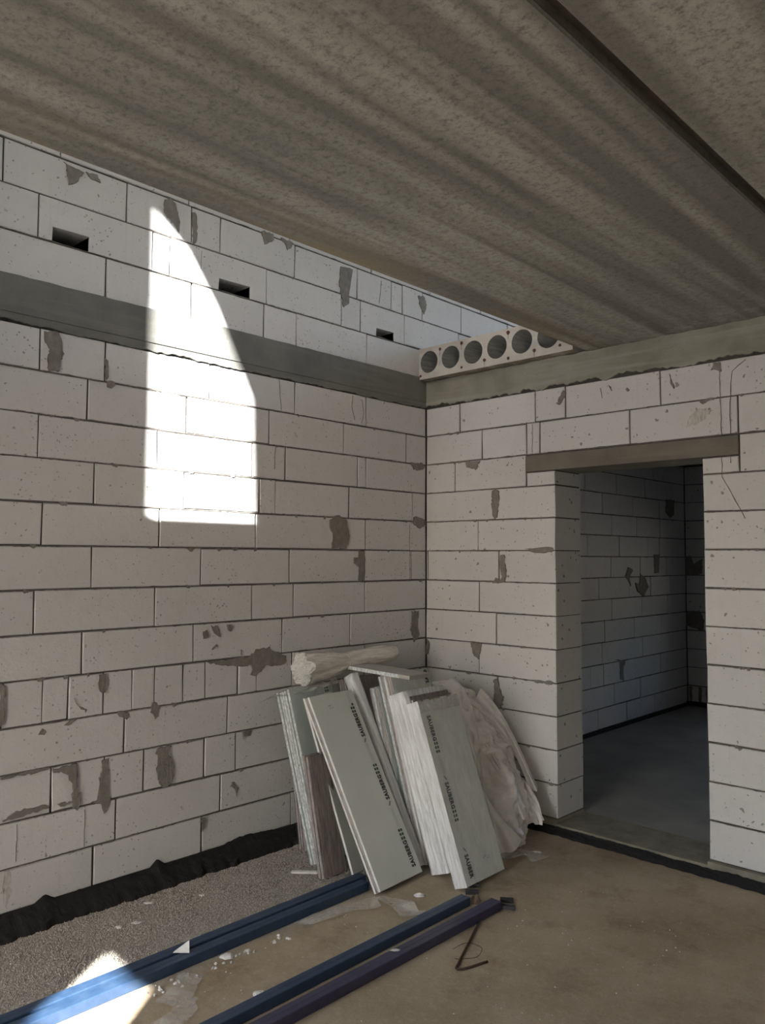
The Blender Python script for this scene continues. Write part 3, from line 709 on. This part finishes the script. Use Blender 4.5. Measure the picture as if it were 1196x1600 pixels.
# right-hand lettered stack
b, pk_, a = bundle('panel_bundle', 1.118, -1.07, .36, .011, .905, .322, [P(.018, FACE, EDGEW), P(.018, FACE, EDGEW), P(.018, FACE, EDGEW), P(.018, FACE, EDGEW)],
       'right-hand film-wrapped bundle with lettering down its left edge', wrap=FILM)
fp = pk_[-1]; yc = .055; T = .905
lettering(fp, 'SAUBERG', a - .0008, yc - .0135, T - .075, -1, .038, .132); dots(fp, a - .0008, yc, T - .213, -1)
printed(fp, a - .0008, yc, T - .385, -1)
swirl(fp, a - .0008, yc, T - .735, -1); lettering(fp, 'SAUBER', a - .0008, yc - .0135, T - .765, -1, .038, .112)
for z0, z1 in ((T - .375, T - .28), (T - .72, T - .62)): guide_lines(fp, a - .0008, yc, z0, z1)
stamp(fp, a - .0008, .20, .09)
# white wrapped side of that bundle and its folded top
V, F = [], []
nz, nx = 60, 8
for k in range(nz + 1):
    z = T * 1.006 * k / nz
    for i in range(nx + 1):
        x = -.004 + (a + .008) * i / nx
        V.append((x, -.006 - .004 * abs(noise.noise(Vector((x * 60, z * 14, 2)))) , z))
    if k: b_ = (nx + 1) * k; F += [(b_ - nx - 1 + i, b_ - nx + i, b_ + 1 + i, b_ + i) for i in range(nx)]
sd_ = mesh('side_film', V, F, FILMW, b, True); sd_['label'] = 'white layered film over the narrow side'
V, F = [], []
for k in range(13):
    z = T + .006 - .065 * k / 12
    for i in range(21):
        y = -.004 + .33 * i / 20
        V.append((a + .004 + .003 * noise.noise(Vector((y * 30, z * 30, 5))), y, z + .012 * noise.noise(Vector((y * 8, 0, 3))) * k / 12))
    if k: b_ = 21 * k; F += [(b_ - 21 + i, b_ - 20 + i, b_ + 1 + i, b_ + i) for i in range(20)]
fo = mesh('folded_film', V, F, FILMF, b, True); fo['label'] = 'cloudy film folded over the top of the panel'

# flat plank lying across the tops
e = empty('flat_plank', (.25, -.98, .972)); e.rotation_euler = (0, math.radians(.5), math.radians(-3))
o = bevbox('plank_body', (0, .50, 0, .17, 0, .022), mat_simple('dusty_panel', (.40, .385, .36), (.33, .315, .29), .5, 6), e, .0015, 1)
o = boxes('silver_edging', [(-.002, .42, -.002, .0005, .001, .020)], EDGES, e)
tag(e, 'grey plank lying flat across the tops of the leaning stacks', 'plank')

# ------------------------------------------------------------------ rolled film on top of the stacks
def film_roll():
    e = empty('film_roll', (.2, -1.28, 1.0))
    A, B = Vector((0, 0, -.005)), Vector((.0, .74, .03)); N, M = 56, 48; V, F = [], []
    for k in range(N + 1):
        t = k / N; c = A.lerp(B, t)
        r = .062 + .028 * max(0, 1 - t / .42) - .006 * math.exp(-((t - .42) / .08) ** 2)
        if t > .9: r *= 1 - (t - .9) * 2.5
        for i in range(M):
            a_ = math.tau * i / M
            j = 1 + .45 * (1 - t) ** 3 * noise.noise(Vector((math.cos(a_) * 1.7, math.sin(a_) * 1.7, 2))) + .14 * noise.noise(Vector((math.cos(a_) * 3.2, math.sin(a_) * 3.2, t * 3))) + .08 * noise.noise(Vector((math.cos(a_) * 9, math.sin(a_) * 9, t * 7)))
            V.append((c.x + r * j * math.cos(a_), c.y, c.z + r * j * .9 * math.sin(a_)))
        if k: b_ = M * k; F += [(b_ - M + i, b_ - M + (i + 1) % M, b_ + (i + 1) % M, b_ + i) for i in range(M)]
    F.append(tuple(M * N + i for i in range(M)))
    fixn(mesh('film_body', V, F, FILMR, e, True))
    # crinkled bright end
    V, F = [], []; K = 22
    for k in range(K + 1):
        q = k / K * .09
        for i in range(M):
            a_ = math.tau * i / M
            h = .035 * noise.noise(Vector((math.cos(a_) * q * 60, math.sin(a_) * q * 60, 4))) + .02 * noise.noise(Vector((math.cos(a_) * q * 140, math.sin(a_) * q * 140, 8)))
            jj = 1 + .45 * noise.noise(Vector((math.cos(a_) * 1.7, math.sin(a_) * 1.7, 2))) + .10 * noise.noise(Vector((math.cos(a_) * 7, math.sin(a_) * 7, 2))) * k / K
            V.append((q * jj * math.cos(a_), -.022 * (1 - (k / K) ** 2) - abs(h), -.005 + q * jj * math.sin(a_) * .92))
        if k: b_ = M * k; F += [(b_ - M + i, b_ - M + (i + 1) % M, b_ + (i + 1) % M, b_ + i) for i in range(M)]
    o = fixn(mesh('crinkled_end', V, F, FILME, e)); o['label'] = 'bright white crinkled end'
    # tie
    V, F = [], []
    for k in (0, 1):
        for i in range(24):
            a_ = math.tau * i / 24; V.append((.060 * math.cos(a_), .30 + .012 * k, .010 + .054 * math.sin(a_)))
    F = [(i, (i + 1) % 24, 24 + (i + 1) % 24, 24 + i) for i in range(24)]
    fixn(mesh('tie', V, F, FILME, e, True))
    return tag(e, 'rolled bundle of yellowish film with crinkled white end lying on the stacks', 'film')
film_roll()

def sheet(name, grid, mat, label, cat='film', parent=None, smooth=True):
    n, m_ = len(grid), len(grid[0]); V = [p_ for row in grid for p_ in row]
    F = [(i * m_ + j, i * m_ + j + 1, (i + 1) * m_ + j + 1, (i + 1) * m_ + j) for i in range(n - 1) for j in range(m_ - 1)]
    o = mesh(name, V, F, mat, parent, smooth)
    if label: tag(o, label, cat)
    return o
# loose flap over the leftmost bundle
def lerp4(a, b, c, d, s, t): return (Vector(a).lerp(Vector(b), s)).lerp(Vector(d).lerp(Vector(c), s), t)
g = []
for i in range(22):
    row = []
    for j in range(16):
        s, t = i / 21, j / 15; q = lerp4((.03, -1.50, .80), (.07, -1.02, .955), (.24, -1.05, .90), (.20, -1.40, .862), s, t)
        q += Vector((.4, 0, 1)) * (.008 * noise.noise(q * 18) + .02 * math.sin(t * 3.14)); row.append(tuple(q))
    g.append(row)
sheet('film_flap', g, FILMF, 'loose clear film flap hanging over the top of the leftmost bundle')

# ------------------------------------------------------------------ heap of crumpled film in the corner by the doorway
def crumple(v, amp, sc_, seed):
    # soft bulges, long pleats running down the heap and fine creases
    p_ = Vector((v.x, v.y, v.z * .6 + seed))
    wv = noise.noise(p_ * 4.5); w2 = noise.noise(p_ * 9 + Vector((5, 2, 1)))
    pl = math.sin((v.x * 34 + v.y * 22 + v.z * 9) + 6 * wv + 2 * w2)
    cr = 1 - 2.2 * abs(noise.noise(p_ * 13 + Vector((w2, wv, 0)) * .9))
    p2 = math.sin((v.x * 60 - v.y * 45 + v.z * 26) + 7 * w2 + 4 * wv)
    return amp * (.75 * noise.noise(p_ * 5.5) + .30 * pl + .15 * p2 * max(0, .4 + wv) + .34 * cr + .16 * (1 - 2 * abs(noise.noise(p_ * 30))) - .25)
def heap():
    e = empty('crumpled_film_heap', (.78, -.30, 0))
    NZ, NA = 150, 190; base = e.location
    # stations: z, centre x, centre y, radius x, radius y
    ST = [(.004, .86, -.40, .17, .19), (.06, .86, -.385, .19, .215), (.15, .865, -.37, .165, .20), (.24, .80, -.33, .21, .21), (.36, .76, -.29, .20, .20), (.48, .69, -.25, .18, .18), (.56, .60, -.23, .155, .15), (.62, .50, -.21, .135, .14), (.69, .47, -.19, .15, .14), (.75, .41, -.18, .15, .12), (.81, .35, -.17, .10, .09), (.835, .33, -.17, .03, .03)]
    V, F = [], []
    for k in range(NZ + 1):
        z = ST[0][0] + (ST[-1][0] - ST[0][0]) * k / NZ
        for s0, s1 in zip(ST, ST[1:]):
            if s0[0] <= z <= s1[0] + 1e-9: break
        t = (z - s0[0]) / (s1[0] - s0[0]); t = t * t * (3 - 2 * t); _, cx, cy, rx, ry = [a_ + (b_ - a_) * t for a_, b_ in zip(s0, s1)]
        for i in range(NA):
            a_ = math.tau * i / NA; q = Vector((cx + .92 * rx * math.cos(a_), cy + .92 * ry * math.sin(a_), z))
            dsp = crumple(q, .055, 9, 2.0) * min(1, rx / .1)
            q = q + Vector((math.cos(a_), math.sin(a_), .25)) * dsp
            q.y = min(q.y, -.012 if q.z > .09 else -.09); q.z = max(q.z, .004)
            V.append(tuple(q - base))
        if k: b_ = NA * k; F += [(b_ - NA + i, b_ - NA + (i + 1) % NA, b_ + (i + 1) % NA, b_ + i) for i in range(NA)]
    F.append(tuple(NA * NZ + i for i in range(NA)))
    mesh('film_mass', V, F, FILMK, e, True)
    # folds laid over it
    rnd = random.Random(4)
    def fold(p0, p1, p2, wd, amp, seed, mat=FILMK, name='film_fold'):
        g = []
        for i in range(60):
            s = i / 59; c = Vector(p0).lerp(Vector(p1), s).lerp(Vector(p1).lerp(Vector(p2), s), s)
            tn = (Vector(p1).lerp(Vector(p2), s) - Vector(p0).lerp(Vector(p1), s)).normalized(); sd = tn.cross(Vector((.69, -.72, .1))).normalized()
            row = []
            for j in range(22):
                t = j / 21 - .5; q = c + sd * t * wd * (.75 + .4 * math.sin(s * 3 + seed))
                q += Vector((.69, -.72, 0)) * (amp * math.sin(t * 9 + seed + 2 * noise.noise(Vector((s * 3, seed, 0)))) + crumple(q, amp, 11, seed))
                q.z = max(q.z, .005); q.y = min(q.y, -.01); row.append(tuple(q - base))
            g.append(row)
        return sheet(name, g, mat, None, parent=e)
    fold((.36, -.24, .81), (.62, -.34, .70), (.80, -.48, .36), .15, .03, 1)
    fold((.50, -.10, .74), (.80, -.14, .60), (.98, -.16, .26), .13, .03, 2.3)
    fold((.58, -.30, .60), (.96, -.40, .44), (1.0, -.34, .14), .14, .03, 3.1)
    fold((.78, -.50, .40), (.98, -.66, .22), (1.06, -.52, .02), .16, .02, 4.4)
    fold((.84, -.20, .36), (.99, -.2, .24), (1.0, -.22, .09), .10, .016, 5.2)
    o = fold((.90, -.22, .26), (1.0, -.24, .18), (1.04, -.20, .10), .07, .014, 6.2, FILME, 'crinkled_tip'); o['label'] = 'bright crinkled tip'
    return tag(e, 'heap of crumpled translucent film slumped beside the doorway', 'film')
heap()

def floor_film(name, path, wd, amp, seed, label, mat=None):
    g = []; n = 46
    for i in range(n + 1):
        s = i / n * (len(path) - 1); k = min(int(s), len(path) - 2); t = s - k
        a_, b_ = Vector(path[k]), Vector(path[k + 1]); c = a_.lerp(b_, t); d = (b_ - a_).normalized(); sd = Vector((-d.y, d.x))
        row = []
        for j in range(13):
            u = j / 12 - .5; q = c + sd * u * wd * (.8 + .5 * noise.noise(Vector((s * 2, seed, 1))))
            row.append((q.x, q.y, max(.0035, .006 + amp * (.5 + noise.noise(Vector((q.x * 9, q.y * 9, seed)))))))
        g.append(row)
    return sheet(name, g, mat or FILMF, label)
floor_film('film_sheet', [(.86, -1.86), (.90, -1.66), (.97, -1.47)], .10, .018, 1, 'torn clear film strip on floor below the lettered front stack, left of the pale curl')
floor_film('film_sheet', [(.955, -1.455), (1.03, -1.42), (1.10, -1.45), (1.20, -1.42)], .11, .035, 5, 'pale curling strip of film between front stack and indigo tubes')
floor_film('film_scrap', [(1.02, -.56), (1.14, -.46), (1.24, -.49)], .15, .02, 8, 'flat film scrap on floor at the foot of the crumpled heap')
floor_film('film_scrap', [(.88, -2.42), (.96, -2.50), (1.0, -2.60)], .12, .006, 3, 'whitish film scrap on floor beside the sunlit patch')
floor_film('film_scrap', [(1.03, -2.52), (1.10, -2.60), (1.12, -2.75)], .10, .006, 9, 'dull film scrap at the lower frame edge right of the sunlit patch')
floor_film('film_scrap', [(.62, -2.28), (.66, -2.22), (.68, -2.14)], .07, .004, 11, 'pale scrap of film tucked under outer side of leftmost blue tube')

# ------------------------------------------------------------------ blue steel tubes on the floor
def tube(x, wd, y0, y1, mat, label, skew=0, h=.04):
    e = empty('steel_tube', (x, y0, 0)); e.rotation_euler = (0, 0, skew)
    L = y1 - y0; t = .003; bm = bmesh.new(); prof = []; r = .004
    for cx_, cz_, a0 in ((wd - r, r, -90), (wd - r, h - r, 0), (r, h - r, 90), (r, r, 180)):
        for k in range(4): a_ = math.radians(a0 + 30 * k); prof.append((cx_ + r * math.cos(a_), cz_ + r * math.sin(a_)))
    inn = [(min(max(p_[0], t), wd - t), min(max(p_[1], t), h - t)) for p_ in prof]; n = len(prof)
    rings = [[bm.verts.new((p_[0], y, p_[1] + .0008)) for p_ in pr] for y, pr in ((0, prof), (L, prof), (L, inn), (0, inn))]
    for a_, b_ in ((0, 1), (1, 2), (2, 3), (3, 0)):
        for i in range(n): bm.faces.new((rings[a_][i], rings[a_][(i + 1) % n], rings[b_][(i + 1) % n], rings[b_][i]))
    bmesh.ops.recalc_face_normals(bm, faces=bm.faces)
    me = bpy.data.meshes.new('tube_body'); bm.to_mesh(me); bm.free(); link('tube_body', me, mat, e)
    # weld bead seam along the top
    boxes('weld_seam', [(wd * .5 - .0015, wd * .5 + .0015, .002, L - .002, h + .0005, h + .0014)], mat, e)
    return tag(e, label, 'tube')
tube(.699, .055, -5.0, -1.335, BLUE, 'leftmost of the four painted tubes, dark blue, nearest the left wall')
tube(.770, .055, -5.0, -1.385, BLUE, 'dark blue tube, second from the left wall, ending at the lettered front stack')
tube(1.243, .056, -5.0, -1.175, BLUE, 'teal-blue tube, third from the left wall, left of the indigo one', .004)
tube(1.352, .060, -5.0, -1.110, PURPLE, 'indigo tube, rightmost of the four, ending by steel brackets', -.001)

def bracket(loc, rz, label, tilt=0):
    e = empty('steel_bracket', loc); e.rotation_euler = (tilt, 0, rz)
    boxes('plate', [(0, .062, 0, .018, 0, .003)], DARKSTEEL, e)
    boxes('flange', [(0, .062, -.003, 0, 0, .016)], DARKSTEEL, e); boxes('flange', [(0, .062, .018, .021, 0, .016)], DARKSTEEL, e)
    return tag(e, label, 'bracket')
bracket((1.145, -1.02, .002), .75, 'dark steel bracket lying below right-hand lettered bundle')
bracket((1.19, -1.09, .002), .72, 'dark steel bracket between teal tube end and the lettered bundle')
bracket((1.36, -1.045, .002), .6, 'dark steel bracket just beyond the indigo tube end')
bracket((1.405, -1.10, .002), .45, 'small dark bracket to the right of the indigo tube end')

def lump(name, loc, size, mat, label, cat, seed=0, flat=.35, group=None, res=2):
    bm = bmesh.new(); bmesh.ops.create_icosphere(bm, subdivisions=res, radius=1)
    for v in bm.verts:
        k = 1 + .45 * noise.noise(v.co * 1.6 + Vector((seed, 0, 0))) + .25 * noise.noise(v.co * 4 + Vector((0, seed, 0)))
        v.co = Vector((v.co.x * k * size[0], v.co.y * k * size[1], max(-flat * .5, v.co.z * k) * size[2]))
    zmin = min(v.co.z for v in bm.verts)
    for v in bm.verts: v.co.z -= zmin
    me = bpy.data.meshes.new(name); bm.to_mesh(me); bm.free(); o = link(name, me, mat); o.location = loc
    return tag(o, label, cat, group)
lump('mortar_clod', (1.275, -1.125, .0005), (.026, .024, .03), CLOD, 'brown mortar clod wedged between the ends of the teal and indigo tubes', 'clod', 3)

# bent rusty rod with a loop of thin wire
def polytube(name, pts, r, mat, parent=None, sides=8):
    V, F = [], []
    for i, q in enumerate(pts):
        q = Vector(q); t = (Vector(pts[min(i + 1, len(pts) - 1)]) - Vector(pts[max(i - 1, 0)])).normalized()
        a_ = t.cross(Vector((0, 0, 1))).normalized(); b_ = a_.cross(t)
        for k in range(sides): an = math.tau * k / sides; V.append(tuple(q + a_ * r * math.cos(an) + b_ * r * math.sin(an)))
        if i: n = sides * i; F += [(n - sides + k, n - sides + (k + 1) % sides, n + (k + 1) % sides, n + k) for k in range(sides)]
    F += [tuple(range(sides))[::-1], tuple(len(V) - sides + k for k in range(sides))]
    return fixn(mesh(name, V, F, mat, parent, True))
rod = empty('bent_rod', (1.587, -1.667, 0))
pts = [(1.413, -1.275), (1.45, -1.36), (1.50, -1.468), (1.55, -1.58), (1.583, -1.652), (1.590, -1.668), (1.602, -1.670), (1.615, -1.655), (1.628, -1.62), (1.637, -1.583), (1.650, -1.54)]
polytube('rod_body', [(x - 1.587, y + 1.667, .0055) for x, y in pts], .0048, RUST, rod)
lp = [(1.53 + .055 * math.cos(a_) + .01, -1.535 + .075 * math.sin(a_), .004 + .006 * math.sin(a_ * 2) ** 2) for a_ in [i * math.tau * .8 / 26 - 1.6 for i in range(27)]]
polytube('wire_loop', [(x - 1.587, y + 1.667, z) for x, y, z in lp], .0012, RUST, rod, 5)
tag(rod, 'rusty bent rod with hooked end and wire loop lying right of indigo tube', 'rod')

# ------------------------------------------------------------------ crumbs and chips
def chip(x, y, sx, sy, label, rz=0, z=.001, sz=.006, group=None, name='foam_chip'):
    o = lump(name, (x, y, z), (sx, sy, sz), FOAM, label, 'chip', x * 7 + y * 3, .5, group, 2); o.rotation_euler.z = rz; return o
e = bevbox('foam_strip', (-.07, .07, -.011, .011, 0, .012), FOAM, None, .004, 2); e.location = (.445, -1.47, .004); e.rotation_euler.z = .72
tag(e, 'white foam strip on grit left of the short brown board', 'strip')
chip(.186, -2.208, .022, .012, 'white chip on grit nearest the left membrane', .8)
chip(.312, -2.425, .018, .012, 'left of two white crumbs on grit above sunlit patch', .3)
chip(.330, -2.350, .020, .012, 'right of two white crumbs on grit above sunlit patch', .9)
chip(.292, -1.987, .014, .009, 'lone white flake on grit halfway along left wall', .5)
chip(1.045, -1.262, .026, .012, 'white peaked flake on brown floor between front stack and teal tube', .7, sz=.012)
chip(.865, -2.245, .030, .020, 'larger white foam crumb touching the right side of second blue tube', .75, sz=.012)
chip(.885, -2.155, .014, .010, 'small foam crumb just beyond the larger one beside second tube', .2)
chip(1.181, -2.323, .026, .016, 'white foam flake left of the teal tube near lower frame edge', .7, sz=.009)
chip(1.215, -2.23, .022, .008, 'thin pale flake leaning along the teal tube near lower frame edge', .9)
chip(1.136, -.377, .024, .014, 'small white scrap on floor by the doorway-wall membrane', .6)
chip(1.375, -1.79, .020, .010, 'tiny pale chip resting on top of the indigo tube', .8, z=.043, sz=.003)
V = [(0, 0, 0), (.065, .02, .002), (.055, .032, .045), (.002, .008, .004), (.063, .023, .0), (.053, .035, .043)]
fl = fixn(mesh('paper_flake', V, [(0, 1, 2), (3, 5, 4), (0, 3, 4, 1), (1, 4, 5, 2), (2, 5, 3, 0)], FOAM)); fl.location = (.752, -2.425, .043); fl.rotation_euler.z = .4
tag(fl, 'white triangular flake standing on the groove between the two left blue tubes', 'flake')
G1 = 'foam crumbs scattered beside the blue tubes'
rn = random.Random(11)
for _ in range(34):
    t = rn.random(); y = -2.62 + t * .65; x = .845 + rn.uniform(0, .06) + .03 * rn.random()
    o = chip(x, y, rn.uniform(.004, .010), rn.uniform(.004, .008), 'tiny white foam crumb among many along right side of second blue tube', rn.uniform(0, 3), sz=.006, group=G1, name='foam_crumb')
def grains(name, region, n, size, mat, label, seed, dens=None):
    rn = random.Random(seed); V, F = [], []
    while n > 0:
        x = rn.uniform(region[0], region[1]); y = rn.uniform(region[2], region[3])
        if dens and rn.random() > dens(x, y): continue
        n -= 1; s = size * rn.uniform(.5, 1.5); b_ = len(V); a_ = rn.uniform(0, 6.28)
        for k in range(3): V.append((x + s * math.cos(a_ + 2.1 * k), y + s * math.sin(a_ + 2.1 * k), .0005))
        V.append((x + rn.uniform(-.3, .3) * s, y + rn.uniform(-.3, .3) * s, s * rn.uniform(.7, 1.3)))
        F += [(b_, b_ + 1, b_ + 3), (b_ + 1, b_ + 2, b_ + 3), (b_ + 2, b_, b_ + 3)]
    o = mesh(name, V, F, mat); return tag(o, label, 'grit', None, 'stuff')
grains('grit', (.09, .70, -3.2, -.9), 26000, .0045, GRITM, 'pale grey grit strewn between left wall and blue tubes', 5, lambda x, y: .9 if x < .6 else .5)
grains('foam_dust', (.1, 2.2, -3.0, -.6), 230, .0032, FOAM, 'fine white foam dust scattered over the floor', 6, lambda x, y: .25 if not (.69 < x < .83 or 1.24 < x < 1.42 or (x < 1.2 and y > -1.5)) else 0)
